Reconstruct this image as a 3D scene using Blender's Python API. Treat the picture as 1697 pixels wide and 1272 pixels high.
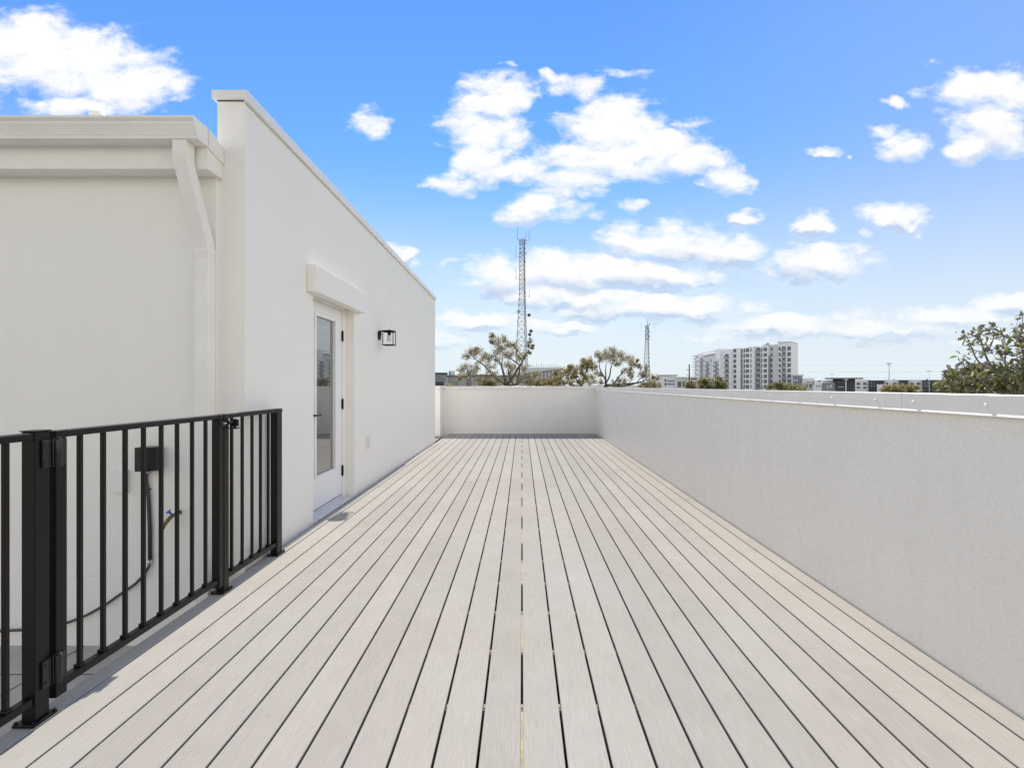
import bpy, math, random
from mathutils import Vector, Matrix, noise
S = bpy.context.scene
for o in list(bpy.data.objects): bpy.data.objects.remove(o)
R = math.radians
# ---------------------------------------------------------------- camera
EYE = 1.23; F = 838.0; CX, CY = 865.0, 637.0      # eye height, focal length and vanishing point measured in the photograph
cam = bpy.data.objects.new('camera', bpy.data.cameras.new('camera')); S.collection.objects.link(cam); S.camera = cam
cam.location = (0, 0, EYE); cam.rotation_euler = (R(90), 0, 0)
cam.data.sensor_width = 36; cam.data.lens = F / 1697 * 36
cam.data.shift_x = (848.5 - CX) / 1697; cam.data.shift_y = (CY - 636) / 1697
cam.data.clip_start = .05; cam.data.clip_end = 9000
# ---------------------------------------------------------------- exposure
S.view_settings.view_transform = 'Standard'; S.view_settings.look = 'None'
S.view_settings.exposure = 0.06; S.view_settings.gamma = 1
S.render.resolution_x = 1024; S.render.resolution_y = 767
S.cycles.max_bounces = 10; S.cycles.diffuse_bounces = 4; S.cycles.transparent_max_bounces = 12
S.cycles.sample_clamp_indirect = 6
# ---------------------------------------------------------------- sun
SUN_EL, SUN_AZ = 45.0, -0.9                          # straight ahead of the camera, a touch left
sun = bpy.data.objects.new('sun', bpy.data.lights.new('sun', 'SUN')); S.collection.objects.link(sun)
sun.data.energy = 5.0; sun.data.angle = R(.5); sun.data.color = (1.0, .94, .86)
sd = Vector((math.sin(R(SUN_AZ)) * math.cos(R(SUN_EL)), math.cos(R(SUN_AZ)) * math.cos(R(SUN_EL)), math.sin(R(SUN_EL))))
sun.rotation_euler = sd.to_track_quat('Z', 'Y').to_euler(); sun.location = sd * 50
# ---------------------------------------------------------------- sky with clouds
class NT:
    def __init__(s, tree): s.t = tree
    def n(s, typ, **kw):
        nd = s.t.nodes.new(typ)
        for k, v in kw.items(): setattr(nd, k, v)
        return nd
    def put(s, sock, v):
        if hasattr(v, 'is_linked') or hasattr(v, 'links'): s.t.links.new(v, sock)
        else: sock.default_value = v
    def m(s, op, a, b=None, c=None, clamp=False):
        nd = s.n('ShaderNodeMath', operation=op, use_clamp=clamp)
        for i, v in enumerate((a, b, c)):
            if v is not None: s.put(nd.inputs[i], v)
        return nd.outputs[0]
    def v(s, op, a, b=None, c=None):
        nd = s.n('ShaderNodeVectorMath', operation=op)
        for i, v in enumerate((a, b, c)):
            if v is not None: s.put(nd.inputs[i], v)
        return nd.outputs['Value' if op in ('DOT_PRODUCT', 'LENGTH') else 'Vector']
    def mix(s, f, a, b):
        nd = s.n('ShaderNodeMix', data_type='RGBA'); s.put(nd.inputs[0], f); s.put(nd.inputs[6], a); s.put(nd.inputs[7], b); return nd.outputs[2]
    def mulc(s, a, b):
        nd = s.n('ShaderNodeMix', data_type='RGBA', blend_type='MULTIPLY'); nd.inputs[0].default_value = 1; s.put(nd.inputs[6], a); s.put(nd.inputs[7], b); return nd.outputs[2]
    def rng(s, x, a, b, c=0., d=1., smooth=True):
        nd = s.n('ShaderNodeMapRange', interpolation_type='SMOOTHSTEP' if smooth else 'LINEAR')
        s.put(nd.inputs[0], x)
        for i, v in enumerate((a, b, c, d)): s.put(nd.inputs[i + 1], v)
        return nd.outputs[0]
    def noise(s, vec, scale, detail=4., rough=.5, out=0, dist=0.):
        nd = s.n('ShaderNodeTexNoise'); s.put(nd.inputs['Vector'], vec)
        nd.inputs['Scale'].default_value = scale; nd.inputs['Detail'].default_value = detail
        nd.inputs['Roughness'].default_value = rough; nd.inputs['Distortion'].default_value = dist
        return nd.outputs[out]
# cumulus banks of that day: (x, y, half width, half height, weight), measured like a sky chart round the view axis
CLOUDS = [(820,165,58,48,1),(805,222,78,38,1),(800,262,50,34,.9),(762,300,48,18,.7),(850,288,62,22,.8),(1015,212,82,48,1.1),(1000,262,120,38,1.1),(1085,248,85,40,1),(1150,262,60,26,.9),(1196,292,34,24,.95),
 (940,300,70,20,.8),(932,142,42,18,.75),(972,146,42,18,.75),(902,130,16,14,.7),(878,345,62,21,.95),(955,350,38,12,.7),(930,322,50,14,.6),(1045,125,36,7,.5),(1056,336,24,10,.55),(608,200,26,24,.75),(1142,200,40,10,.6),
 (1040,395,55,22,.8),(1110,402,90,26,.9),(1200,418,66,20,.85),(1225,360,26,12,.85),(1350,368,38,22,1),(1490,360,48,24,1),(1430,386,15,8,.8),(1345,442,78,26,.95),(1375,416,38,14,.7),(1290,428,20,9,.5),
 (845,460,72,26,.9),(930,452,110,30,1),(1030,447,95,25,1),(1110,455,70,17,.9),(1182,455,25,12,.75),(900,487,90,18,.85),(1080,508,165,22,1),(1000,492,90,16,.9),(790,534,72,13,.75),(930,543,75,10,.7),(675,420,24,15,1),(745,562,34,12,.55),
 (1610,155,66,32,1),(1675,150,70,38,1),(1645,212,74,50,1),(1602,250,34,24,.9),(1495,242,42,26,.85),(1485,168,17,10,.8),(1375,250,28,7,.55),(1465,215,20,8,.4),
 (1152,268,20,5,.5),(1420,262,8,5,.5),(838,105,10,6,.45),(1545,108,12,7,.45),(740,437,14,6,.5),(1310,542,120,15,.8),(1480,548,140,13,.8),(1600,528,130,17,.9),(1690,508,70,20,1),(1560,566,130,7,.5),(1180,556,60,7,.4),
 (120,100,140,58,1.1),(215,145,85,42,1.1),(60,75,110,50,1.1),(140,178,120,20,.95),(290,165,22,9,.6),(-160,120,160,90,1),(-120,420,180,50,1),(1850,300,120,60,1),(1900,520,160,30,1),(1180,60,0.1,0.1,0)]
def build_sky():
    w = bpy.data.worlds.new('World'); S.world = w; w.use_nodes = True
    T = NT(w.node_tree); bg = w.node_tree.nodes['Background']
    sk = T.n('ShaderNodeTexSky', sky_type='NISHITA', sun_disc=False)
    sk.sun_elevation = R(SUN_EL); sk.sun_rotation = R(SUN_AZ); sk.dust_density = 0; sk.ozone_density = 3; sk.air_density = 1
    d = T.n('ShaderNodeTexCoord').outputs['Generated']
    sep = T.n('ShaderNodeSeparateXYZ'); T.put(sep.inputs[0], d); X, Y, Z = sep.outputs
    # node group: cloud density at (u, v)
    g = bpy.data.node_groups.new('clouds', 'ShaderNodeTree')
    g.interface.new_socket('p', in_out='INPUT', socket_type='NodeSocketVector'); g.interface.new_socket('d', in_out='OUTPUT', socket_type='NodeSocketFloat'); g.interface.new_socket('smooth', in_out='OUTPUT', socket_type='NodeSocketFloat')
    G = NT(g); gi = G.n('NodeGroupInput').outputs[0]; go = G.n('NodeGroupOutput')
    st = G.v('MULTIPLY', gi, (1, 1.7, 1))
    w1 = G.v('SUBTRACT', G.noise(st, 5.5, 3, .55, 1), (.5, .5, .5))
    p = G.v('MULTIPLY_ADD', w1, (.13, .055, 0), gi)
    w2 = G.v('SUBTRACT', G.noise(st, 17, 3, .6, 1), (.5, .5, .5)); p = G.v('MULTIPLY_ADD', w2, (.075, .04, 0), p)
    acc = None
    for (x, y, rx, ry, wt) in CLOUDS:
        if wt == 0: continue
        if y > 380: rx *= 1.12; ry *= 1.3
        c = G.v('SUBTRACT', p, ((x - CX) / F, (CY - y) / F, 0))
        e = G.v('MULTIPLY', c, (F / (rx * 1.12), F / (ry * 1.12), 0))
        q = G.m('MULTIPLY_ADD', G.v('DOT_PRODUCT', e, e), -wt, wt)
        acc = q if acc is None else G.m('SMOOTH_MAX', acc, q, .22)
    acc = G.m('MAXIMUM', acc, -1.2)
    f1 = G.noise(st, 13, 7, .62, 0, .3)
    den = G.m('MULTIPLY_ADD', G.m('SUBTRACT', f1, .5), 2.9, acc)
    f2 = G.noise(st, 46, 3, .6, 0)
    den = G.m('MULTIPLY_ADD', G.m('SUBTRACT', f2, .5), .7, den)
    G.put(go.inputs[0], den); G.put(go.inputs[1], acc)
    ys = T.m('MAXIMUM', Y, .03)
    cb = T.n('ShaderNodeCombineXYZ'); T.put(cb.inputs[0], T.m('DIVIDE', X, ys)); T.put(cb.inputs[1], T.m('DIVIDE', Z, ys))
    uv = cb.outputs[0]
    def grp(vec):
        nd = T.n('ShaderNodeGroup'); nd.node_tree = g; T.put(nd.inputs[0], vec); return nd.outputs
    d0, s0 = grp(uv); s1 = grp(T.v('ADD', uv, (0.004, .016, 0)))[1]
    front = T.m('MULTIPLY', T.rng(Y, .35, .5), T.rng(Z, .665, .61))
    dz = T.m('ADD', T.m('ABSOLUTE', Z), .18)
    cc = T.n('ShaderNodeCombineXYZ'); T.put(cc.inputs[0], T.m('DIVIDE', X, dz)); T.put(cc.inputs[1], T.m('DIVIDE', Y, dz))
    base = T.v('SCALE', sk.outputs[0]); base.node.inputs['Scale'].default_value = .12
    tint = T.mix(T.rng(Z, .0, .5), (.88, .93, .96, 1), (.72, 1.10, 1.52, 1))
    tint = T.mix(T.rng(Z, .5, 1.0), tint, (.7, 1.0, 1.35, 1))
    skyc = T.mulc(base.node.outputs[0], tint)
    skyc = T.mix(T.m('MULTIPLY', T.rng(X, .05, .75), .45), skyc, (.40, .58, .96, 1))
    skyc = T.mix(T.m('MULTIPLY', T.rng(T.m('ABSOLUTE', Z), .42, .0), .95), skyc, (.76, .84, .90, 1))
    # A: the part of the sky ahead, with its cumulus banks
    a0 = T.m('MULTIPLY', T.rng(d0, -.32, .95), T.rng(Z, .0, .16, .35, .98))
    shade = T.m('MULTIPLY', T.rng(T.m('SUBTRACT', s1, s0), -.12, .42), T.rng(d0, -.3, .5))
    shade = T.m('MULTIPLY', shade, T.m('MULTIPLY_ADD', T.rng(Z, .42, .22), 1.0, .2))
    cloud = T.mix(shade, (1.0, .995, .99, 1), (.52, .64, .82, 1))
    T.put(bg.inputs[0], T.mix(a0, skyc, cloud)); bg.inputs[1].default_value = 1.0
    # B: unseen rest of the dome, warm bright cloud added to fill the shaded walls
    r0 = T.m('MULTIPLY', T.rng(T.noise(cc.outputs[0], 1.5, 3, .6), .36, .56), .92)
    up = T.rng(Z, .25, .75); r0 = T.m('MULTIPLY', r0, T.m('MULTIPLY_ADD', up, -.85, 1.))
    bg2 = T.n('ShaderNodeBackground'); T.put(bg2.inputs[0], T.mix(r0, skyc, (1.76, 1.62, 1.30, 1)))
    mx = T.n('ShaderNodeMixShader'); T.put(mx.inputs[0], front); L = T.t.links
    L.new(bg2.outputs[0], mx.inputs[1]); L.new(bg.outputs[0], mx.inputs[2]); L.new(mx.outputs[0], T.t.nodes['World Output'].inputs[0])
    w.cycles.sampling_method = 'MANUAL'; w.cycles.sample_map_resolution = 512
build_sky()
# ---------------------------------------------------------------- helpers
def tag(o, label=None, cat=None, group=None, kind=None):
    for k, v in (('label', label), ('category', cat), ('group', group), ('kind', kind)):
        if v: o[k] = v
    return o
def empty(name, loc, label=None, cat=None, group=None, kind=None):
    o = bpy.data.objects.new(name, None); S.collection.objects.link(o); o.location = loc; o.empty_display_size = .2
    return tag(o, label, cat, group, kind)
class MB:
    def __init__(s): s.v = []; s.f = []; s.sm = []
    def quad(s, *pts):
        n = len(s.v); s.v += [tuple(p) for p in pts]; s.f.append(tuple(range(n, n + len(pts)))); s.sm.append(0)
    def box(s, x0, x1, y0, y1, z0, z1, M=None):
        n = len(s.v)
        P = [(x0,y0,z0),(x1,y0,z0),(x1,y1,z0),(x0,y1,z0),(x0,y0,z1),(x1,y0,z1),(x1,y1,z1),(x0,y1,z1)]
        if M: P = [tuple(M @ Vector(p)) for p in P]
        s.v += P
        for q in ((0,3,2,1),(4,5,6,7),(0,1,5,4),(1,2,6,5),(2,3,7,6),(3,0,4,7)): s.f.append(tuple(n + i for i in q)); s.sm.append(0)
        return s
    def prism(s, prof, axis, a, b):
        """extrude a 2-D profile (counter-clockwise list) along an axis from a to b"""
        n = len(s.v); k = len(prof)
        def mk(p, t): return {'x': (t, p[0], p[1]), 'y': (p[0], t, p[1]), 'z': (p[0], p[1], t)}[axis]
        s.v += [mk(p, a) for p in prof] + [mk(p, b) for p in prof]
        for i in range(k): j = (i + 1) % k; s.f.append((n + i, n + j, n + k + j, n + k + i)); s.sm.append(0)
        s.f.append(tuple(n + i for i in range(k))[::-1]); s.f.append(tuple(n + k + i for i in range(k))); s.sm += [0, 0]
        return s
    def tube(s, pts, r, k=8, caps=True, smooth=True):
        pts = [Vector(p) for p in pts]; rs = r if isinstance(r, (list, tuple)) else [r] * len(pts)
        n0 = len(s.v); u = None
        for i, p in enumerate(pts):
            t = (pts[min(i + 1, len(pts) - 1)] - pts[max(i - 1, 0)])
            t = t.normalized() if t.length > 1e-9 else Vector((0, 0, 1))
            if u is None: u = t.orthogonal().normalized()
            else:
                u = u - t * u.dot(t); u = u.normalized() if u.length > 1e-6 else t.orthogonal().normalized()
            w = t.cross(u)
            for j in range(k):
                a = 2 * math.pi * j / k; s.v.append(tuple(p + (u * math.cos(a) + w * math.sin(a)) * rs[i]))
        for i in range(len(pts) - 1):
            for j in range(k):
                a = n0 + i * k + j; b = n0 + i * k + (j + 1) % k
                s.f.append((a, b, b + k, a + k)); s.sm.append(1 if smooth else 0)
        if caps:
            s.f.append(tuple(n0 + j for j in range(k))[::-1]); s.f.append(tuple(n0 + (len(pts) - 1) * k + j for j in range(k))); s.sm += [0, 0]
        return s
    def cyl(s, c, axis, r, h, k=16):
        c = Vector(c); a = Vector(axis).normalized() * h; return s.tube([c, c + a], r, k)
    def build(s, name, mat, parent=None, bevel=0, loc=None, flip=False):
        me = bpy.data.meshes.new(name); me.from_pydata(s.v, [], s.f)
        me.polygons.foreach_set('use_smooth', [bool(x) for x in s.sm]); me.update()
        me.materials.append(mat)
        o = bpy.data.objects.new(name, me); S.collection.objects.link(o)
        if parent is not None:
            o.parent = parent
            wl = Vector((0, 0, 0)); q = parent
            while q: wl += q.location; q = q.parent
            if loc is None: me.transform(Matrix.Translation(-wl))      # vertices were given in world space
            else: o.location = loc
        elif loc is not None: me.transform(Matrix.Translation(-Vector(loc))); o.location = loc
        if bevel:
            b = o.modifiers.new('bevel', 'BEVEL'); b.width = bevel; b.segments = 2; b.limit_method = 'ANGLE'
        return o
def box(*a): return MB().box(*a)
def yx(px, X): return F * X / (px - CX)                 # depth at which a plane x = X shows at column px
def pt(px, py, Y): return Vector(((px - CX) / F * Y, Y, EYE + (CY - py) / F * Y))
def copy_tree(o, parent=None):
    c = o.copy(); S.collection.objects.link(c); c.parent = parent
    for ch in list(o.children): copy_tree(ch, c)
    return c
# ---------------------------------------------------------------- materials
def mat(name, col, rough=.6, metal=0., spec=.5):
    m = bpy.data.materials.new(name); m.use_nodes = True
    b = m.node_tree.nodes['Principled BSDF']; b.inputs['Base Color'].default_value = (*col, 1)
    b.inputs['Roughness'].default_value = rough; b.inputs['Metallic'].default_value = metal; b.inputs['Specular IOR Level'].default_value = spec
    m['b'] = 1; return m
def T_of(m): return NT(m.node_tree), m.node_tree.nodes['Principled BSDF']
def objco(T): return T.n('ShaderNodeNewGeometry').outputs['Position']
def bump(T, b, h, strength, dist):
    nd = T.n('ShaderNodeBump'); nd.inputs['Strength'].default_value = strength; nd.inputs['Distance'].default_value = dist
    T.put(nd.inputs['Height'], h); T.put(b.inputs['Normal'], nd.outputs[0])
def stucco(name, col, rough=.55, amp=.0022, streak=.05, sc=1.):
    m = mat(name, col, rough); T, b = T_of(m); p = objco(T)
    n1 = T.noise(p, 120 * sc, 4, .65); n2 = T.noise(p, 38 * sc, 3, .5); n3 = T.noise(p, 1.1, 4, .6)
    vs = T.noise(T.v('MULTIPLY', p, (7, 7, .35)), 1.3, 4, .6)
    h = T.m('MULTIPLY_ADD', n2, .8, n1); h = T.m('MULTIPLY_ADD', n3, 2.0, h)
    bump(T, b, h, .55, amp)
    k = T.m('ADD', T.rng(n3, .3, .7, -streak, streak), T.rng(vs, .35, .75, streak * .6, -streak * .7))
    k = T.m('ADD', k, T.rng(n1, .3, .7, -.015, .015)); k = T.m('ADD', k, 1)
    sc_ = T.v('SCALE', (col[0], col[1], col[2])); T.put(sc_.node.inputs['Scale'], k); T.put(b.inputs['Base Color'], sc_.node.outputs[0])
    T.put(b.inputs['Roughness'], T.rng(n2, .3, .7, rough - .08, rough + .1))
    return m
def paint(name, col, rough=.4, metal=0., var=.04, scale=3., amp=.0):
    m = mat(name, col, rough, metal); T, b = T_of(m); p = objco(T)
    n = T.noise(p, scale, 5, .6); k = T.rng(n, .3, .7, 1 - var, 1 + var)
    sc_ = T.v('SCALE', (col[0], col[1], col[2])); T.put(sc_.node.inputs['Scale'], k); T.put(b.inputs['Base Color'], sc_.node.outputs[0])
    T.put(b.inputs['Roughness'], T.rng(T.noise(p, scale * 5, 3), .3, .7, rough * .85, rough * 1.15))
    if amp: bump(T, b, T.noise(p, scale * 12, 3), .4, amp)
    return m
M_wall = stucco('white_stucco', (.885, .858, .80), streak=.010)
M_par = stucco('parapet_stucco', (.86, .836, .787), .33, amp=.0058, streak=.018)
M_coping = paint('coping_metal', (.82, .80, .765), .34, 0, .03, 2.)
M_trim = paint('white_trim', (.86, .835, .79), .42, 0, .025, 4., .0006)
M_door = paint('door_paint', (.86, .855, .84), .35, 0, .015, 4.)
M_black = paint('black_powder_coat', (.0055, .0048, .0042), .36, 0, .1, 8.)
M_black.node_tree.nodes['Principled BSDF'].inputs['Specular IOR Level'].default_value = .28
M_blackpl = paint('black_plastic', (.010, .010, .011), .3, 0, .05, 2.)
M_steel = paint('zinc_steel', (.62, .62, .60), .35, .85, .05, 20.)
M_alu = paint('sill_aluminium', (.72, .72, .70), .4, .3, .05, 8.)
M_brass = paint('brass', (.22, .15, .075), .45, .7, .25, 60.)
M_blue = mat('blue_handle_paint', (.05, .12, .45), .4)
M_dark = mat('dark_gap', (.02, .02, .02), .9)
M_wood = paint('treated_wood', (.46, .37, .25), .7, 0, .2, 14., .001)
M_cable = paint('grey_conduit', (.045, .045, .047), .5, 0, .1, 10.)
M_floor = stucco('roof_floor', (.52, .47, .42), .6, .002, .10, .5)
M_glass = mat('door_glass', (.085, .088, .085), .015, 0, .5); M_glass.node_tree.nodes['Principled BSDF'].inputs['IOR'].default_value = 3.8
def glassy():
    m = bpy.data.materials.new('clear_glass'); m.use_nodes = True; T, b = T_of(m)
    b.inputs['Base Color'].default_value = (1, 1, 1, 1); b.inputs['Roughness'].default_value = .02; b.inputs['Transmission Weight'].default_value = 1; b.inputs['IOR'].default_value = 1.15
    return m
M_clear = glassy()
def deck_mat():
    m = mat('composite_decking', (.36, .33, .30), .9, 0, .0); T, b = T_of(m); geo = T.n('ShaderNodeNewGeometry'); p = geo.outputs['Position']; rnd = geo.outputs['Random Per Island']
    off = T.n('ShaderNodeCombineXYZ'); T.put(off.inputs[0], T.m('MULTIPLY', rnd, 17.)); T.put(off.inputs[1], T.m('MULTIPLY', rnd, 91.))
    q = T.v('ADD', p, off.outputs[0])
    fine = T.noise(T.v('MULTIPLY', q, (260, 9, 1)), 1., 4, .6, 0, .4)
    cath = T.n('ShaderNodeTexWave', wave_type='BANDS', bands_direction='X', wave_profile='SIN')
    warp = T.v('MULTIPLY_ADD', T.v('SUBTRACT', T.noise(T.v('MULTIPLY', q, (6, 1.3, 1)), 1., 3, .5, 1), (.5, .5, .5)), (.11, 0, 0), q)
    T.put(cath.inputs['Vector'], warp); cath.inputs['Scale'].default_value = 26; cath.inputs['Distortion'].default_value = 1.6; cath.inputs['Detail'].default_value = 3; cath.inputs['Detail Scale'].default_value = 1.6
    grain = T.m('MULTIPLY_ADD', cath.outputs[1], .13, T.m('MULTIPLY_ADD', T.m('SUBTRACT', fine, .5), 1.5, .55))
    blot = T.noise(p, .9, 5, .6); blot2 = T.noise(p, 6., 4, .6)
    k = T.m('ADD', T.rng(rnd, 0, 1, .945, 1.05, False), T.rng(grain, .3, 1.0, -.085, .07))
    k = T.m('ADD', k, T.rng(blot, .3, .7, -.045, .045)); k = T.m('ADD', k, T.rng(blot2, .3, .7, -.02, .02))
    c = T.mix(T.rng(T.noise(p, .45, 3), .35, .65), (.428, .396, .348, 1), (.410, .390, .348, 1))
    sc_ = T.v('SCALE', c); T.put(sc_.node.inputs['Scale'], k); T.put(b.inputs['Base Color'], sc_.node.outputs[0])
    bump(T, b, grain, .5, .0012)
    return m
M_deck = deck_mat()
# ---------------------------------------------------------------- ground and decks
def ground():
    m = mat('town_ground', (.2, .2, .18), .9); T, b = T_of(m); p = objco(T)
    n = T.noise(p, .012, 6, .6); n2 = T.noise(p, .08, 5, .6)
    c = T.mix(T.rng(n, .48, .6), (.08, .10, .045, 1), (.20, .195, .18, 1)); c = T.mix(T.rng(n2, .4, .7), c, (.14, .14, .12, 1))
    T.put(b.inputs['Base Color'], c)
    o = box(-4000, 4000, -3000, 6000, -9.7, -9.5).build('ground', m); tag(o, kind='structure')
ground()
XL, XR = -1.855, 1.85
Y_END = 12.68
PB = .1451
def deck():
    root = MB()
    def plank(x0, x1, y0, y1):
        h = .0022
        prof = [(x0 + h, 0), (x0, -h), (x0, -.024), (x1, -.024), (x1, -h), (x1 - h, 0)]
        root.prism(prof[::-1], 'y', y0, y1)
    rnd = random.Random(3)
    for k in range(-13, 13):
        x0, x1 = k * PB + .0046, (k + 1) * PB - .0046
        if k == -13: x0, x1 = XL + .03, x1
        if k == 12: x1 = XR - .004
        js = [-1.3, 2.22 - 3.6 + (k % 2) * .4, 6.06 + (.406 if k % 2 else 0), Y_END - .006]
        js = [-1.3, 6.06 + (.406 if k % 2 else 0), Y_END - .006]
        for a, b in zip(js, js[1:]): plank(x0, x1, a + .0012, b - .0012)
    for k in range(-30, -13):
        x0, x1 = k * PB + .0046, (k + 1) * PB - .0046
        y1 = 12.1 if x0 < -1.96 else Y_END
        plank(x0, min(x1, XL + .009) if k == -14 else x1, 10.83, y1 - .006)
    d = root.build('deck', M_deck); tag(d, kind='structure')
    j = MB(); y = 1.965 - .406 * 8
    ys = []
    while y < Y_END: ys.append(y); y += .4064
    for y in ys: j.box(XL + .01, XR - .01, y - .019, y + .019, -.17, -.0245)
    for i, y in enumerate(ys[:-1]):
        if i % 2 == 1: j.box(-.06, .06, y + .020, y + .385, -.15, -.0265)
    j.build('joist', M_wood, d)
    c = MB()
    for y in ys:
        for k in range(-12, 13):
            if y > Y_END - .05: continue
            x = k * PB
            c.box(x - .0035, x + .0035, y - .010, y + .010, -.0235, -.0205)
    cl = c.build('hidden_fastener', paint('clip_steel', (.16, .155, .145), .6, 0, .3, 40.), d); cl['kind'] = 'stuff'
deck()
lf = MB(); lf.box(-7, 2.05, -2, 13.0, -.62, -.5); tag(lf.build('lower_roof', M_floor), kind='structure')
mb_ = MB(); mb_.box(XL - .01, XR, -1.9, Y_END, -.4995, -.495); tag(mb_.build('gap_shade_sheet', paint('gap_shade', (.045, .043, .04), .9, 0, .2, 3.)), kind='structure')  # dark sheet added below the boards so the gaps look deep in shade
gj = MB()
for x in (-2.9, -4.2, -5.5): gj.box(x - .003, x + .003, -2, 3.35, -.4998, -.4985)
for y in (3.02, 1.75, .5): gj.box(-7, -1.87, y - .003, y + .003, -.4999, -.4987)
gj.build('floor_joint', M_dark, bpy.data.objects['lower_roof'])
# ---------------------------------------------------------------- the house
H = empty('house', (-1.855, 3.387, -9.5), 'white stucco house with sloping parapet wall, glazed door and guttered eave beside the deck', 'house')
XW = -1.855; Y0, Y1 = 3.387, 10.8
DY0, DY1 = 4.493, 5.59; DTOP = 2.06; XD = -1.955
def wall_top(y): return 3.130 - .088 * (y - Y0) / (Y1 - Y0)
wm = MB()
def wpan(y0, y1, z0, z1a, z1b):     # side wall panel between two depths, sloping top
    wm.prism([(y0, z0), (y1, z0), (y1, z1b), (y0, z1a)], 'x', -2.04, XW)
wpan(Y0, DY0, -9.5, wall_top(Y0), wall_top(DY0)); wpan(DY1, Y1, -9.5, wall_top(DY1), wall_top(Y1))
wpan(DY0, DY1, DTOP, wall_top(DY0), wall_top(DY1)); wpan(DY0, DY1, -9.5, -.03, -.03)
wm.build('side_wall', M_wall, H)
fw = MB(); fw.box(-9, -2.03, 3.355, 3.60, -9.5, 2.61); fw.box(-9, -8.8, 3.60, Y1, -9.5, 2.6); fw.box(-8.8, -2.05, Y1 - .2, Y1, -9.5, 2.9)
fw.build('front_wall', M_wall, H)
sm_ = MB(); sm_.box(-9, -2.0305, 3.3535, 3.356, -.044, -.036); sm_.build('control_joint', M_coping, H)
cj = MB(); cj.box(-1.8555, -1.8535, 7.168, 7.174, .0, 3.06); cj.build('control_joint', M_wall, H)
# interior behind the door
it = MB(); it.box(-4.5, -2.06, 4.0, 4.05, -.1, 2.6); it.box(-4.5, -2.06, 6.2, 6.25, -.1, 2.6); it.box(-4.55, -4.5, 4.0, 6.25, -.1, 2.6); it.box(-4.5, -2.06, 4.05, 6.2, -.1, -.02); it.box(-4.5, -2.06, 4.05, 6.2, 2.6, 2.64)
it.build('stair_room', paint('room_paint', (.35, .34, .33), .7), H)
# sloping coping of the side wall
cp = MB()
def coping_run(y0, y1):
    for (a, b, c, dd) in ((-2.062, XW + .022, 0, .074),):
        z0, z1 = wall_top(y0), wall_top(y1)
        cp.prism([(y0, z0 + .0015), (y1, z1 + .0015), (y1, z1 + .060), (y0, z0 + .060)], 'x', -2.062, XW + .022)
coping_run(Y0 - .02, 6.9); coping_run(6.903, Y1 + .02)
cp.prism([(Y0 - .024, wall_top(Y0) - .001), (Y0 - .0205, wall_top(Y0) - .001), (Y0 - .0205, wall_top(Y0) + .059), (Y0 - .024, wall_top(Y0) + .059)], 'x', -2.064, XW + .024)
cpo = cp.build('coping', M_coping, H, .003)
lip = MB(); lip.prism([(Y0 - .02, wall_top(Y0) - .012), (Y1 + .02, wall_top(Y1) - .012), (Y1 + .02, wall_top(Y1) + .0012), (Y0 - .02, wall_top(Y0) + .0012)], 'x', XW + .004, XW + .0235)
lip.build('drip_lip', M_coping, cpo)
gp = MB(); gp.prism([(Y0 - .0012, wall_top(Y0) - .006), (Y1 + .001, wall_top(Y1) - .006), (Y1 + .001, wall_top(Y1) + .0008), (Y0 - .0012, wall_top(Y0) + .0008)], 'x', -2.041, XW + .0012); gp.build('hem_shade_strip', M_dark, cpo)  # dark strip put in for the shade of the open hem gap
# roof behind the gutter
rf = MB(); rf.prism([(3.2, 2.80), (3.6, 2.82), (Y1, 3.02), (Y1, 2.96), (3.6, 2.74), (3.2, 2.74)], 'x', -9, -2.045)
rfo = rf.build('roof', M_coping, H)
rv = MB(); rv.box(-2.885, -2.805, 3.38, 3.50, 2.79, 3.02); rv.prism([(-2.89, 3.02), (-2.80, 3.02), (-2.81, 3.05), (-2.885, 3.055)], 'y', 3.37, 3.51); rv.build('roof_vent', M_trim, rfo)
# eave: fascia box, drip edge, K-style gutter
ev = MB(); ev.box(-9, -2.003, 3.222, 3.386, 2.603, 2.80); ev.build('fascia', M_trim, H, .002)
de = MB(); de.prism([(3.226, 2.735), (3.384, 2.70), (3.384, 2.80), (3.29, 2.84), (3.226, 2.855)], 'x', -2.0025, -1.9945)
de.build('drip_edge', M_coping, H)
gu = MB()
g_prof = [(3.118, 2.746), (3.2215, 2.742), (3.2215, 2.862), (3.195, 2.862), (3.195, 2.77), (3.128, 2.77), (3.100, 2.838), (3.092, 2.856), (3.075, 2.867), (3.072, 2.852), (3.088, 2.836), (3.088, 2.828), (3.112, 2.775), (3.109, 2.770), (3.114, 2.764)]
gu.prism(g_prof, 'x', -9, -2.004)
gcap = [(3.118, 2.746), (3.2215, 2.742), (3.2215, 2.862), (3.075, 2.867), (3.072, 2.852), (3.112, 2.775)]
gu.prism(gcap, 'x', -2.0038, -2.0000)
gu.build('gutter', M_trim, H, .0012)
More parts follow.
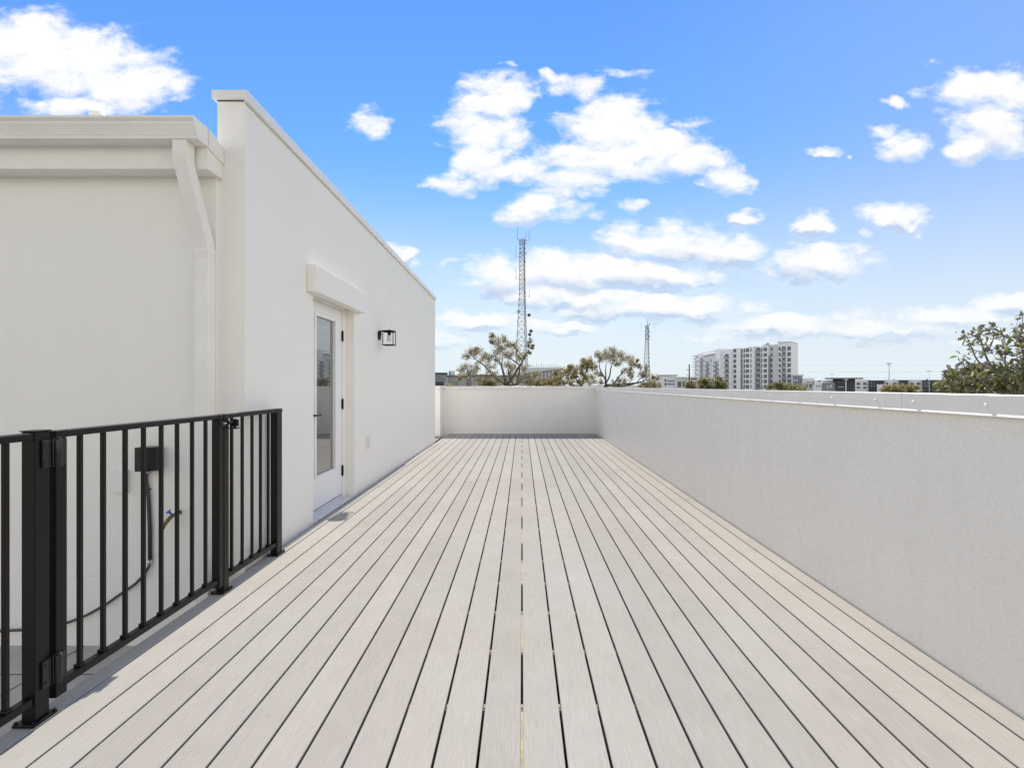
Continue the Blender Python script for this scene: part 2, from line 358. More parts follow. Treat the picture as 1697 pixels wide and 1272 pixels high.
# downspout: outlet, slanted run, straight run with elbow rings
dsp = MB()
def rect_run(pts, w, dp):
    secs = []
    for (x, y, z) in pts: secs.append([(x - w / 2, y - dp / 2, z), (x + w / 2, y - dp / 2, z), (x + w / 2, y + dp / 2, z), (x - w / 2, y + dp / 2, z)])
    n = len(dsp.v)
    for s_ in secs: dsp.v += s_
    for i in range(len(secs) - 1):
        for j in range(4):
            a = n + i * 4 + j; b = n + i * 4 + (j + 1) % 4; dsp.f.append((b, a, a + 4, b + 4)); dsp.sm.append(0)
    dsp.f.append((n, n + 1, n + 2, n + 3)); m_ = n + (len(secs) - 1) * 4; dsp.f.append((m_ + 3, m_ + 2, m_ + 1, m_)); dsp.sm += [0, 0]
A = Vector((-2.118, 3.165, 2.745)); B = Vector((-2.118, 3.165, 2.60)); C = Vector((-2.071, 3.307, 2.12)); D = Vector((-2.071, 3.307, .22))
rect_run([A, B + Vector((0, 0, .03)), B + Vector((.004, .012, -.02)), C + Vector((-.005, -.014, .05)), C + Vector((0, 0, -.01)), D], .088, .082)
rect_run([D + Vector((0, 0, -.002)), Vector((D.x, D.y, -.46))], .083, .077)
for z in (2.665, 2.65, 2.635): dsp.box(-2.1645, -2.0715, 3.1215, 3.2085, z - .003, z + .003)
for z in (2.09, 2.075, 2.06): dsp.box(-2.1175, -2.0245, 3.2635, 3.3505, z - .003, z + .003)
dsp.box(-2.1165, -2.0255, 3.2645, 3.3495, .2, .24)
dsp.build('downspout', M_trim, H, .004)
# block over the door
lt = MB(); lt.box(XW + .0005, -1.775, 4.36, 5.76, 2.035, 2.268); lt.build('door_hood', M_wall, H, .004)
# door
DR = empty('door', (XD, DY1 - .11, .03)); DR.parent = H; DR.location = Vector((XD, DY1 - .11, .03)) - H.location
dy0, dy1 = 4.59, 5.485
fr = MB()
fr.box(-2.035, XD + .012, DY0 + .001, dy0 - .003, .0, DTOP - .001); fr.box(-2.035, XD + .012, dy1 + .003, DY1 - .001, .0, DTOP - .001)
fr.box(-2.035, XD + .012, dy0 - .002, dy1 + .002, 2.028, DTOP - .001); fr.build('door_frame', M_trim, DR, .002)
gz0, gz1, gy0, gy1 = .36, 1.885, 4.79, 5.275
lf_ = MB()
lf_.box(XD - .04, XD, dy0, gy0, .05, 2.024); lf_.box(XD - .04, XD, gy1, dy1, .05, 2.024)
lf_.box(XD - .04, XD, gy0 + .0005, gy1 - .0005, .05, gz0); lf_.box(XD - .04, XD, gy0 + .0005, gy1 - .0005, gz1, 2.024)
lf_.build('door_leaf', M_door, DR)
bd = MB(); w_ = .03
bd.box(XD + .0002, XD + .012, gy0 - w_, gy0, gz0 - w_, gz1 + w_); bd.box(XD + .0002, XD + .012, gy1, gy1 + w_, gz0 - w_, gz1 + w_)
bd.box(XD + .0002, XD + .012, gy0, gy1, gz0 - w_, gz0); bd.box(XD + .0002, XD + .012, gy0, gy1, gz1, gz1 + w_)
bd.build('glass_bead', M_door, DR, .003)
box(XD - .024, XD - .018, gy0 + .001, gy1 - .001, gz0 + .001, gz1 - .001).build('glass', M_glass, DR)
sl = MB(); sl.box(-2.035, XD + .034, DY0 + .002, DY1 - .002, -.028, .022); sl.box(XD + .034, XW + .012, DY0 + .002, DY1 - .002, -.028, .008); sl.box(-2.03, XD + .006, dy0, dy1, .022, .04)
sl.build('threshold', M_alu, DR, .002)
for z in (1.755, 1.02, .30):
    h = MB(); h.tube([(XD + .012, dy1 + .001, z - .052), (XD + .012, dy1 + .001, z + .052)], .0085, 10); h.box(XD + .0002, XD + .006, dy1 - .014, dy1 + .012, z - .05, z + .05)
    h.tube([(XD + .012, dy1 + .001, z - .062), (XD + .012, dy1 + .001, z + .062)], .005, 8); h.build('hinge', M_black, DR)
hd = MB(); hd.box(XD + .0003, XD + .01, dy0 + .035, dy0 + .075, .90, 1.06); hd.tube([(XD + .008, dy0 + .055, .945), (XD + .055, dy0 + .055, .945), (XD + .06, dy0 + .075, .945), (XD + .06, dy0 + .18, .945)], .009, 8); hd.build('handle', M_black, DR)
# ---------------------------------------------------------------- parapets
def rivet(mb, c, ax, r=.009):
    c = Vector(c); a = Vector(ax)
    mb.tube([c, c + a * .003, c + a * .005, c + a * .006], [r, r * .95, r * .6, .001], 10)
SP = empty('side_parapet', (XR, 0, -9.5), 'long pale grey stucco parapet wall with riveted metal coping along the right of the deck', 'parapet wall')
box(XR, XR + .2, -1.6, Y_END + .2, -9.5, 1.15).build('wall', M_par, SP)
ends = [-1.6, -1.15, 2.435, 6.06, 9.7, Y_END - .012]
for a, b in zip(ends, ends[1:]):
    c = MB(); zt = 1.192 if a < 9 else 1.19
    def zt_(y): return 1.192 - .0025 * max(0, y - 2)
    z0a, z0b = 1.113, 1.111 - .001 * b
    n = len(c.v)
    for (y, zb, zt1) in ((a + .0012, z0a - .0008 * a, zt_(a)), (b - .0012, z0a - .0008 * b, zt_(b))):
        c.v += [(XR - .027, y, zb - .003), (XR - .022, y, zb + .004), (XR - .022, y, zt1 - .003), (XR - .019, y, zt1), (XR + .222, y, zt1 - .004), (XR + .222, y, zb), (XR + .205, y, zb), (XR + .205, y, zt1 - .02), (XR - .015, y, zt1 - .02), (XR - .015, y, zb + .002), (XR - .026, y, zb - .006)]
    k = 11
    for i in range(k): j = (i + 1) % k; c.f.append((n + j, n + i, n + k + i, n + k + j)); c.sm.append(0)
    c.f.append(tuple(range(n, n + k))); c.f.append(tuple(range(n + 2 * k - 1, n + k - 1, -1))); c.sm += [0, 0]
    co = c.build('coping', M_coping, SP)
    if 2 < a < 3: box(XR - .0235, XR - .0222, 2.55, 2.567, 1.118, 1.188).build('joint_strip', M_trim, co)
    y = a + .18
    while y < b - .05:
        r = MB(); rivet(r, (XR - .0218, y, 1.148), (-1, 0, 0)); r.build('rivet', M_coping, co); y += .37
EP = empty('end_parapet', (0, Y_END, -9.5), 'pale stucco parapet wall closing the far end of the deck', 'parapet wall')
ew = MB(); ew.box(-1.958, XR - .0005, Y_END, Y_END + .2, -9.5, 1.17); ew.build('wall', M_wall, EP)
ep = MB(); ep.box(-6, -1.958, 12.11, Y_END + .2, -9.5, 1.172); ep.build('pier', M_wall, EP)
ec = MB(); ec.box(-1.955, XR - .036, Y_END - .02, Y_END + .22, 1.105, 1.185); ec.build('coping', M_coping, EP, .003)
ec = MB(); ec.box(-6, -1.9565, 12.09, Y_END + .221, 1.108, 1.196); ec.build('pier_coping', M_coping, EP, .003)
# ---------------------------------------------------------------- black railing and gate
XF = -1.76; PW = .05
def post(mb, y0, y1, top=1.05, x1=XF): mb.box(x1 - PW, x1, y0, y1, .004, top)
def plate(parent, y0, y1):
    p = MB(); p.box(XF - PW - .016, XF + .013, y0 - .020, y1 + .020, .0006, .011); po = p.build('base_plate', M_black, parent, .002)
    for yy in (y0 - .011, y1 + .011):
        for xx in (XF - PW - .009, XF + .007):
            b = MB(); b.tube([(xx, yy, .0112), (xx, yy, .018)], .006, 6); b.build('bolt', M_steel if yy < y0 and False else M_black, po)
def panel(parent, ya, yb, bars, zb=.068, zt=1.055):
    r = MB(); r.box(XF - .045, XF - .001, ya, yb, zt - .027, zt); r.build('top_rail', M_black, parent, .005)
    r = MB(); r.box(XF - .040, XF - .006, ya, yb, zb, zb + .03); r.build('bottom_rail', M_black, parent, .003)
    for y in bars:
        b = MB(); b.box(XF - .030, XF - .014, y - .0078, y + .0078, zb + .0302, zt - .0272); bo = b.build('baluster', M_black, parent, .0015)
        f = MB(); f.box(XF - .037, XF - .010, y - .0135, y + .0135, zb + .0304, zb + .042); f.build('baluster_shoe', M_black, bo, .002)
p1a, p1b = yx(58, XF), yx(82, XF)
RL = empty('railing_panel', (XF, p1a, 0), 'black metal railing panel running off the left edge of the photo beside the gate', 'railing', 'black railing panels on the deck edge')
m = MB(); post(m, p1a, p1b, 1.058); m.build('post', M_black, RL, .003)
m = MB(); m.box(XF - PW - .004, XF + .004, p1a - .004, p1b + .006, 1.0585, 1.063); m.build('post_cap', M_black, RL, .002); plate(RL, p1a, p1b)
b0 = yx(17.3, XF - .014) - .0095
panel(RL, -.6, p1a - .001, [b0 - .115 * i for i in range(0, 20)])
g0, g1 = yx(93, XF), yx(371, XF)
GT = empty('gate', (XF, g0, .06), 'black metal gate with eight balusters, hinged between the two black railing panels', 'gate')
m = MB(); m.box(XF - .045, XF, g0, g0 + .047, .045, 1.0245); m.build('stile', M_black, GT, .003)
m = MB(); m.box(XF - .045, XF, g1 - .045, g1 - .002, .045, 1.0245); m.build('stile', M_black, GT, .003)
gb = [yx(x, XF - .014) - .0095 for x in (139, 177, 213, 243, 272, 298, 322.6, 344.6)]
panel(GT, g0 + .0475, g1 - .0455, gb)
m = MB(); m.box(XF - .045, XF - .0005, g0, g0 + .047, 1.0248, 1.0555); m.build('rail_corner', M_black, GT, .004); m = MB(); m.box(XF - .045, XF - .0005, g1 - .0452, g1 - .002, 1.0248, 1.0555); m.build('rail_corner', M_black, GT, .004)
for z in (.975, .165):
    h = MB(); h.box(XF + .0004, XF + .008, p1b - .034, p1b - .0, z - .05, z + .05)
    yc = (p1b + g0) / 2 + .008
    h.tube([(XF + .014, yc - .002, z - .052), (XF + .014, yc - .002, z + .052)], .014, 14)
    h.box(XF + .0004, XF + .012, yc + .008, g0 + .03, z - .048, z + .048)
    for zz in (-.033, .033): h.tube([(XF + .008, p1b - .022, z + zz), (XF + .011, p1b - .022, z + zz)], .007, 8)
    h.tube([(XF + .014, yc - .002, z + .0522), (XF + .014, yc - .002, z + .058)], .010, 10)
    h.build('hinge', M_blackpl, GT, .003)
p2a, p2b = g1 + .004, yx(379.5, XF)
lt_ = MB(); zl = .99
lt_.box(XF + .0005, XF + .012, g1 - .04, g1 + .004, zl - .006, zl + .022); lt_.box(XF + .0005, XF + .03, p2a + .006, p2b + .03, zl + .01, zl + .022)
lt_.tube([(XF + .012, g1 - .03, zl + .008), (XF + .018, p2b + .05, zl + .008)], .006, 8); lt_.box(XF + .004, XF + .05, p2b + .004, p2b + .02, zl - .01, zl + .03)
lt_.tube([(XF + .03, p2b + .012, zl - .022), (XF + .03, p2b + .012, zl + .034)], .008, 8); lt_.box(XF + .0, XF + .045, p2b - .005, p2b + .06, zl - .026, zl - .02)
lt_.build('latch', M_blackpl, GT, .001)
RR = empty('railing_panel', (XF, p2a, 0), 'short black metal railing panel fixed against the stucco wall beyond the gate', 'railing', 'black railing panels on the deck edge')
m = MB(); post(m, p2a, p2b, 1.0245); m.build('post', M_black, RR, .003); plate(RR, p2a - .01, p2b)
p3a, p3b = yx(459.5, XF), yx(467.6, XF)
m = MB(); post(m, p3a, p3b, 1.0245); m.build('post', M_black, RR, .003); plate(RR, p3a, p3b)
panel(RR, p2b + .0005, p3a - .0005, [yx(x, XF - .014) - .0095 for x in (387.5, 404.8, 420.9, 434.8, 447.5)])
m = MB(); m.box(XF - .045, XF + .001, p2a, p2b, 1.0248, 1.0555); m.build('rail_cap', M_black, RR, .004)
m = MB(); m.box(XF - .045, XF + .001, p3a - .0002, p3b + .004, 1.0248, 1.0555); m.build('rail_cap', M_black, RR, .004)
# ---------------------------------------------------------------- things on the walls
YW = 3.355
OB = empty('outlet_cover', (-2.43, YW, .64), 'black weatherproof outlet box with a bulging lid on the wall behind the gate', 'outlet box')
m = MB(); m.box(-2.482, -2.38, YW - .032, YW - .0005, .665, .825); m.build('back_box', M_blackpl, OB, .003)
m = MB(); m.prism([(-2.488, YW - .033), (-2.482, YW - .118), (-2.405, YW - .118), (-2.372, YW - .075), (-2.370, YW - .033)], 'z', .672, .826); m.build('lid', M_blackpl, OB, .004)
CD = empty('conduit', (-2.45, YW, .6), 'thin dark conduit dropping from the black outlet box and curving away low along the wall', 'conduit')
m = MB(); m.tube([(-2.482, YW - .016, .665), (-2.480, YW - .016, .60), (-2.468, YW - .015, .5), (-2.460, YW - .014, .3), (-2.458, YW - .014, .06)], [.009, .0095, .011, .012, .012], 10); m.build('vertical_pipe', M_cable, CD)
m = MB(); m.tube([(-2.458, YW - .015, .075), (-2.458, YW - .015, .045)], .0145, 12); m.build('connector', M_steel, CD); m = MB(); m.tube([(-2.482, YW - .018, .671), (-2.482, YW - .018, .645)], .0145, 12); m.build('connector', M_steel, CD)
pts = [(249, 928), (247, 942), (238, 957), (224, 971), (205, 984), (175, 1005), (145, 1022), (115, 1034), (80, 1042), (40, 1047), (0, 1049), (-60, 1050), (-160, 1050)]
m = MB(); m.tube([pt(x, y - 4, YW - .02) for x, y in pts], .0085, 10); m.build('flexible_hose', M_cable, CD)
bp = box(-2.70, -2.605, YW - .035, YW - .0005, .52, .665).build('blank_cover', M_trim, None, .004, (-2.65, YW, .59)); tag(bp, 'white blank electrical cover plate on the wall left of the black outlet box', 'cover plate')
SG = empty('hose_bib', (-2.262, YW, .36), 'small brass garden tap with blue handle on the wall behind the gate', 'tap')
m = MB(); m.tube([(-2.27, YW - .001, .385), (-2.272, YW - .045, .383), (-2.285, YW - .075, .365), (-2.305, YW - .10, .325), (-2.31, YW - .105, .305)], [.009, .009, .013, .012, .013], 10); m.tube([(-2.27, YW - .0005, .385), (-2.27, YW - .006, .385)], .014, 14); m.build('tap_body', M_brass, SG)
m = MB(); m.tube([(-2.275, YW - .06, .38), (-2.29, YW - .075, .405)], .006, 8); m.tube([(-2.29, YW - .075, .405), (-2.294, YW - .078, .411)], .016, 8); m.build('tap_handle', M_blue, SG)
sc = MB(); c0 = pt(249.5, 810, YW); sc.tube([c0 + Vector((0, -.0005, 0)), c0 + Vector((0, -.004, 0))], .006, 8); o = sc.build('wall_screw', M_dark, None, 0, tuple(c0)); tag(o, 'tiny dark screw in the wall just under the black outlet box', 'screw')
yo = 6.04
so = MB(); so.box(XW + .0005, XW + .018, yo - .01, yo + .09, .46, .62); o1 = so.build('outlet_cover', M_trim, None, .004, (XW, yo, .54)); tag(o1, 'small white outlet cover low on the side wall beyond the door', 'outlet box')
box(XW + .0185, XW + .04, yo + .0, yo + .075, .47, .61).build('lid', M_trim, o1, .006)
# wall lamp
LX, LY, LZ = -1.722, 6.56, 1.845
WL = empty('wall_lamp', (XW, LY, LZ), 'black square lantern with clear glass on the side wall right of the door', 'lamp')
m = MB(); m.tube([(XW + .0005, LY, 1.868), (XW + .012, LY, 1.868), (XW + .020, LY, 1.868)], [.062, .062, .05], 24); m.build('back_plate', M_black, WL)
m = MB(); m.tube([(XW + .018, LY, 1.925), (LX, LY, 1.932)], .009, 8); m.box(XW + .015, XW + .03, LY - .008, LY + .008, 1.86, 1.93); m.tube([(XW + .02, LY, 1.862), (XW + .02, LY, 1.93)], .006, 6); m.build('arm', M_black, WL)
a = .066; zt, zb_ = 1.918, 1.748
m = MB(); m.tube([(LX, LY, zt), (LX, LY, zt + .009)], .084, 32); m.tube([(LX, LY, zt + .009), (LX, LY, zt + .022)], .02, 12)
for d0 in (-1, 1):
    m.box(LX - a, LX + a, LY + d0 * a - .004, LY + d0 * a + .004, zt - .012, zt - .0005); m.box(LX + d0 * a - .004, LX + d0 * a + .004, LY - a + .0045, LY + a - .0045, zt - .012, zt - .0005)
m.build('lamp_roof', M_black, WL)
m = MB()
for d0 in (-1, 1):
    m.box(LX - a - .006, LX + a + .006, LY + d0 * a - .006, LY + d0 * a + .006, zb_ - .012, zb_); m.box(LX + d0 * a - .006, LX + d0 * a + .006, LY - a + .0065, LY + a - .0065, zb_ - .012, zb_)
    for e in (-1, 1): m.box(LX + d0 * a - .004, LX + d0 * a + .004, LY + e * a - .004, LY + e * a + .004, zb_ + .0005, zt - .0125)
m.build('cage', M_black, WL)
m = MB(); m.tube([(LX, LY, zb_ + .004), (LX, LY, zt - .014)], .052, 24, caps=False); m.build('glass_shade', M_clear, WL)
m = MB(); m.tube([(LX, LY, 1.872), (LX, LY, zt - .001)], .018, 14); m.build('socket', M_black, WL)
m = MB(); m.tube([(LX, LY, 1.872), (LX, LY, 1.85), (LX, LY, 1.825), (LX, LY, 1.80), (LX, LY, 1.79)], [.013, .018, .028, .024, .006], 16); m.build('bulb', mat('frosted_bulb', (.85, .85, .82), .25), WL)
# ---------------------------------------------------------------- lattice towers
M_galv = paint('galvanised_steel', (.30, .31, .32), .5, .3, .1, .5)
M_dish = paint('dish_grey', (.42, .43, .44), .5, 0, .05, 1.)
M_dishd = paint('dish_dark', (.07, .07, .075), .5, 0, .05, 1.)
GZ = -9.5
def hz(py, Y): return EYE + (CY - py) / F * Y
def lattice(label, px, D, ytop, sections, nlev, legr):
    """sections: list of (image row, half width in px) from the top down"""
    cx = (px - CX) / F * D
    T0 = empty('lattice_tower', (cx, D, GZ), label, 'tower')
    def hw(z):
        pts = [(hz(y, D), w / F * D) for y, w in sections]
        pts.append((GZ, pts[-1][1] + (pts[-1][1] - pts[-2][1]) / (pts[-2][0] - pts[-1][0]) * (pts[-1][0] - GZ)))
        for (z1, w1), (z0, w0) in zip(pts, pts[1:]):
            if z >= z0: return w0 + (w1 - w0) * (z - z0) / (z1 - z0)
        return pts[-1][1]
    ang = [R(a) for a in (170, 290, 50)] 
    def leg(i, z): h = hw(z) * 1.1; return Vector((cx + math.cos(ang[i]) * h, D + math.sin(ang[i]) * h, z))
    zt = hz(ytop, D); zs = [GZ]; z = GZ
    while z < zt - .3:
        z += max(.9, hw(z) * 1.5); zs.append(min(z, zt))
    for i in range(3): MB().tube([leg(i, z) for z in zs], legr, 6).build('leg', M_galv, T0)
    for i in range(3):
        b = MB(); j = (i + 1) % 3
        for z0, z1 in zip(zs, zs[1:]):
            b.tube([leg(i, z0), leg(j, z1)], legr * .5, 4, False); b.tube([leg(j, z0), leg(i, z1)], legr * .5, 4, False); b.tube([leg(i, z1), leg(j, z1)], legr * .45, 4, False)
        b.build('bracing', M_galv, T0)
    return T0, cx, leg
t1, c1, leg1 = lattice('tall grey lattice radio tower rising behind the bare-branched tree', 866.5, 120, 396, [(396, 4.6), (480, 5.2), (582, 9.8), (640, 12.2)], 0, .085)
def P1(x, y, dy=0): p = pt(x, y, 120); p.y += dy; return p
for (x, y0, y1, xa) in ((857.4, 376, 398, 862), (871.8, 383, 398, 870), (877, 380, 399, 870), (854.8, 407, 426, 862), (854.8, 443, 462, 861), (877.7, 479, 492, 872), (866, 392, 398, 866)):
    a = MB(); a.tube([P1(x, y0), P1(x, y1)], .045, 6); a.tube([P1(x, y1), P1(xa, y1 - .5)], .04, 6); a.tube([P1(x, y1 - 3), P1(xa, y1 - 3.5)], .03, 6); a.build('antenna', M_galv, t1)
rg = random.Random(5)
pf = MB()
for y in (398, 403, 420): 
    p = P1(866.5, y); pf.tube([p + Vector((math.cos(a) * .95, math.sin(a) * .95, 0)) for a in [i * math.pi / 6 for i in range(13)]], .05, 4, False)
pf.build('top_ring', M_galv, t1)
for (x, y, r, m) in ((859.7, 516.7, .42, M_dish), (876.7, 522.6, .40, M_dishd), (879.8, 549, .42, M_dishd), (877.7, 554.8, .40, M_dishd), (878, 561, .25, M_dishd)):
    d = MB(); p = P1(x, y, -.6); d.tube([p + Vector((0, -.25, 0)), p + Vector((0, -.2, 0)), p, p + Vector((0, .2, 0))], [r * .96, r, r, r * .4], 16); d.build('dish_antenna', m, t1)
for i in range(9):
    y = 410 + i * 24 + rg.uniform(-5, 5); p = leg1(rg.choice((0, 1, 2)), hz(y, 120)); 
    box(p.x - .14, p.x + .14, p.y - .16, p.y + .12, p.z - .22, p.z + .22).build('equipment_box', M_dishd if i % 2 else M_galv, t1)
t2, c2, leg2 = lattice('smaller distant lattice tower with a tip spike between tree and apartment block', 1073, 230, 538, [(538, 2.4), (562, 3.0), (605, 4.9), (640, 6.4)], 0, .13)
MB().tube([pt(1073, 540, 230), pt(1073, 527, 230)], [.14, .04], 6).build('spike', M_galv, t2)
for x in (1063.4, 1082.5, 1085.5): MB().tube([pt(x, 542, 230), pt(x, 534, 230)], .045, 5).build('antenna', M_galv, t2)
for y, k in ((544, 3.6), (553.5, 3.4), (561.5, 3.8)):
    d = MB(); p = pt(1073, y, 230); w = k / F * 215; d.tube([p + Vector((0, 0, -.09)), p + Vector((0, 0, .09))], w, 12); d.build('platform', M_galv, t2)
for x, y in ((1069.8, 541), (1076.4, 537.5), (1070, 549), (1075.8, 549), (1070, 557), (1076, 557)):
    p = pt(x, y, 230); box(p.x - .2, p.x + .2, p.y - .2, p.y + .2, p.z - .45, p.z + .45).build('equipment_box', M_galv, t2)
# ---------------------------------------------------------------- trees
def leafmat(name, cols, trans=.35):
    m = bpy.data.materials.new(name); m.use_nodes = True; T, b = T_of(m); geo = T.n('ShaderNodeNewGeometry')
    rp = T.n('ShaderNodeValToRGB'); rp.color_ramp.interpolation = 'LINEAR'
    el = rp.color_ramp.elements
    while len(el) < len(cols): el.new(.5)
    for i, c in enumerate(cols): el[i].position = i / (len(cols) - 1); el[i].color = (*c, 1)
    T.put(rp.inputs[0], geo.outputs['Random Per Island']); col = rp.outputs[0]
    T.put(b.inputs['Base Color'], col); b.inputs['Roughness'].default_value = .45
    tr = T.n('ShaderNodeBsdfTranslucent'); T.put(tr.inputs[0], col)
    mx = T.n('ShaderNodeMixShader'); mx.inputs[0].default_value = trans
    T.t.links.new(b.outputs[0], mx.inputs[1]); T.t.links.new(tr.outputs[0], mx.inputs[2]); T.t.links.new(mx.outputs[0], T.t.nodes['Material Output'].inputs[0])
    return m
M_bark = paint('oak_bark', (.115, .095, .08), .9, 0, .3, 3., .01)
M_barkg = paint('grey_bark', (.20, .18, .165), .85, 0, .25, 20., .003)
M_lf_oak = leafmat('oak_leaves', [(.29, .245, .14), (.34, .30, .17), (.42, .33, .21), (.25, .25, .13), (.52, .42, .30)], .5)
M_lf_brn = leafmat('tan_leaves', [(0.297, 0.223, 0.081), (0.378, 0.284, 0.121), (0.243, 0.209, 0.081), (0.432, 0.338, 0.162), (0.189, 0.189, 0.074)], .5)
M_lf_grn = leafmat('mixed_green_leaves', [(.085, .10, .045), (.14, .15, .06), (.20, .19, .09), (.22, .16, .10), (.32, .38, .07), (.11, .12, .07), (.34, .32, .25), (.17, .13, .08)], .4)
M_lf_far = leafmat('far_green_leaves', [(0.224, 0.238, 0.105), (0.294, 0.280, 0.140), (0.378, 0.329, 0.168)], .5)
def add_leaf(mb, p, d, L, W, rnd, detail):
    d = d.normalized(); s = d.cross(Vector((rnd.uniform(-1, 1), rnd.uniform(-1, 1), rnd.uniform(-1, 1))))
    if s.length < 1e-3: s = d.orthogonal()
    s = s.normalized() * W; n = d.cross(s).normalized() * (W * .35)
    if detail:
        q = [p, p + d * L * .28 + s * .8 + n, p + d * L * .62 + s * .85 + n * 1.1, p + d * L - n * .5, p + d * L * .62 - s * .85 + n * 1.1, p + d * L * .28 - s * .8 + n]
        mid1 = p + d * L * .45 - n * .2
        k = len(mb.v); mb.v += [tuple(x) for x in q] + [tuple(mid1)]
        for a, b in ((0, 1), (1, 2), (2, 3), (3, 4), (4, 5), (5, 0)): mb.f.append((k + a, k + b, k + 6)); mb.sm.append(1)
    else: mb.quad(p, p + d * L * .5 + s, p + d * L, p + d * L * .5 - s)
def tree(name, label, base, limbs, clumps, D, dvar, lsize, ldens, mleaf, mbark, seed, r0, twr=.012, detail=False, lk=.40, cat='tree', group=None, droop=0., wr=.55):
    """limbs: pixel polylines whose first point hangs on the trunk; clumps: (x, y, r) of the crown; all at depth D +- dvar"""
    rnd = random.Random(seed); bx, by = base
    root = empty(name, (bx, by, GZ), label, cat, group)
    wood = MB(); leaves = MB(); nodes = []
    sc = D / F
    lp = []
    for lm in limbs:
        off = rnd.uniform(-.5, .5) * dvar
        pts = [pt(x, y, D + off * (i / max(1, len(lm) - 1))) for i, (x, y) in enumerate(lm)]; lp.append(pts)
    fork = lp[0][0] if lp else pt(clumps[0][0], 640, D)
    fork = Vector((fork.x, D, fork.z))
    trunk = []
    for i in range(9):
        t = i / 8; trunk.append(Vector((bx + (fork.x - bx) * t + math.sin(t * 5 + seed) * .06 * r0 * 10 * (1 - t) * t, by + (fork.y - by) * t, GZ + (fork.z - GZ) * t)))
    tk = MB(); tk.tube(trunk, [r0 * (1.5 - .55 * min(1, i / 2.) - .12 * max(0, i - 2) / 6 * 2) for i in range(9)], 10); tk.build('trunk', mbark, root)
    def wig(a, b, n, amp, rad0, rad1, k=6):
        L = (b - a).length; pts = []; prev = Vector((0, 0, 0))
        o = [Vector((rnd.uniform(-1, 1), rnd.uniform(-1, 1), rnd.uniform(-1, 1))) * L * amp for _ in range(3)]
        for i in range(n + 1):
            t = i / n; s_ = math.sin(math.pi * t); s2 = math.sin(2 * math.pi * t)
            pts.append(a.lerp(b, t) + o[0] * s_ + o[1] * s2 * .6 + Vector((0, 0, -L * .10 * s_)))
        rs = [rad0 + (rad1 - rad0) * (i / n) for i in range(n + 1)]
        wood.tube(pts, rs, k, False); return pts, rs
    for pts in lp:
        a = fork if (pts[0] - fork).length > .3 * r0 else pts[0]
        full = [fork] + pts if (pts[0] - fork).length > .05 else pts
        rr = [r0 * lk * (1 - .80 * i / (len(full) - 1)) for i in range(len(full))]
        # smooth the polyline
        fine = []; fr_ = []
        for i in range(len(full) - 1):
            p0 = full[max(0, i - 1)]; p1 = full[i]; p2 = full[i + 1]; p3 = full[min(len(full) - 1, i + 2)]
            for j in range(4):
                t = j / 4; q = .5 * ((2 * p1) + (p2 - p0) * t + (2 * p0 - 5 * p1 + 4 * p2 - p3) * t * t + (3 * p1 - p0 - 3 * p2 + p3) * t ** 3)
                fine.append(q); fr_.append(rr[i] + (rr[i + 1] - rr[i]) * t)
        fine.append(full[-1]); fr_.append(rr[-1]); wood.tube(fine, fr_, 7, False)
        nodes += list(zip(fine[1:], fr_[1:]))
    if not nodes: nodes = [(fork, r0 * .6)]
    C = [(Vector(pt(c[0], c[1], D + rnd.uniform(-1, 1) * dvar)), c[2] * sc, c[3] if len(c) > 3 else 1.) for c in clumps]
    C.sort(key=lambda c: min((c[0] - n[0]).length for n in nodes))
    for c, r, dk in C:
        best = min(nodes, key=lambda n: (c - n[0]).length + max(0, n[0].z - c.z) * 1.6 - n[1] * 2)
        ra = min(best[1] * .6, r0 * .4 * lk); rb = max(twr * 1.2, ra * .35)
        pts, rs = wig(best[0], c, 6, .09, ra, rb)
        nodes += list(zip(pts[2:], rs[2:]))
        nt = max(5, int(9 * (1 if r < 1 else 1.3))) if not detail else (5 if dk < .7 else 9)
        for k in range(nt):
            dr = Vector((rnd.gauss(0, 1), rnd.gauss(0, 1), rnd.gauss(.35, .8))).normalized()
            e = c + dr * r * rnd.uniform(.55, 1.35)
            s0 = pts[rnd.randint(3, 6)]
            tp, ts = wig(s0, e, 4, .10, rb * .7, twr * .5, 4)
            nl = max(1 if detail else 2, int(ldens * dk * rnd.uniform(.5, 1.4)))
            for q in range(nl):
                i = rnd.uniform(1.0, 4); a = tp[int(i)]; b = tp[min(4, int(i) + 1)]; pos = a.lerp(b, i - int(i))
                dd = (dr + Vector((rnd.gauss(0, .8), rnd.gauss(0, .8), rnd.gauss(.1 - droop, .7))))
                jit = Vector((rnd.gauss(0, 1), rnd.gauss(0, 1), rnd.gauss(0, 1))) * (lsize * .35 if detail else r * .33)
                L = lsize * rnd.uniform(.6, 1.25); add_leaf(leaves, pos + jit, dd, L, L * (.24 if detail else wr * .5 * 1.1), rnd, detail)
    wood.build('branches', mbark, root); leaves.build('crown', mleaf, root)
    return root
def cv(x0, y0, s, L): return [(x0 + a / s, y0 + b / s, c / s) for a, b, c in L]
def cl(x0, y0, s, L): return [[(x0 + a / s, y0 + b / s) for a, b in l] for l in L]
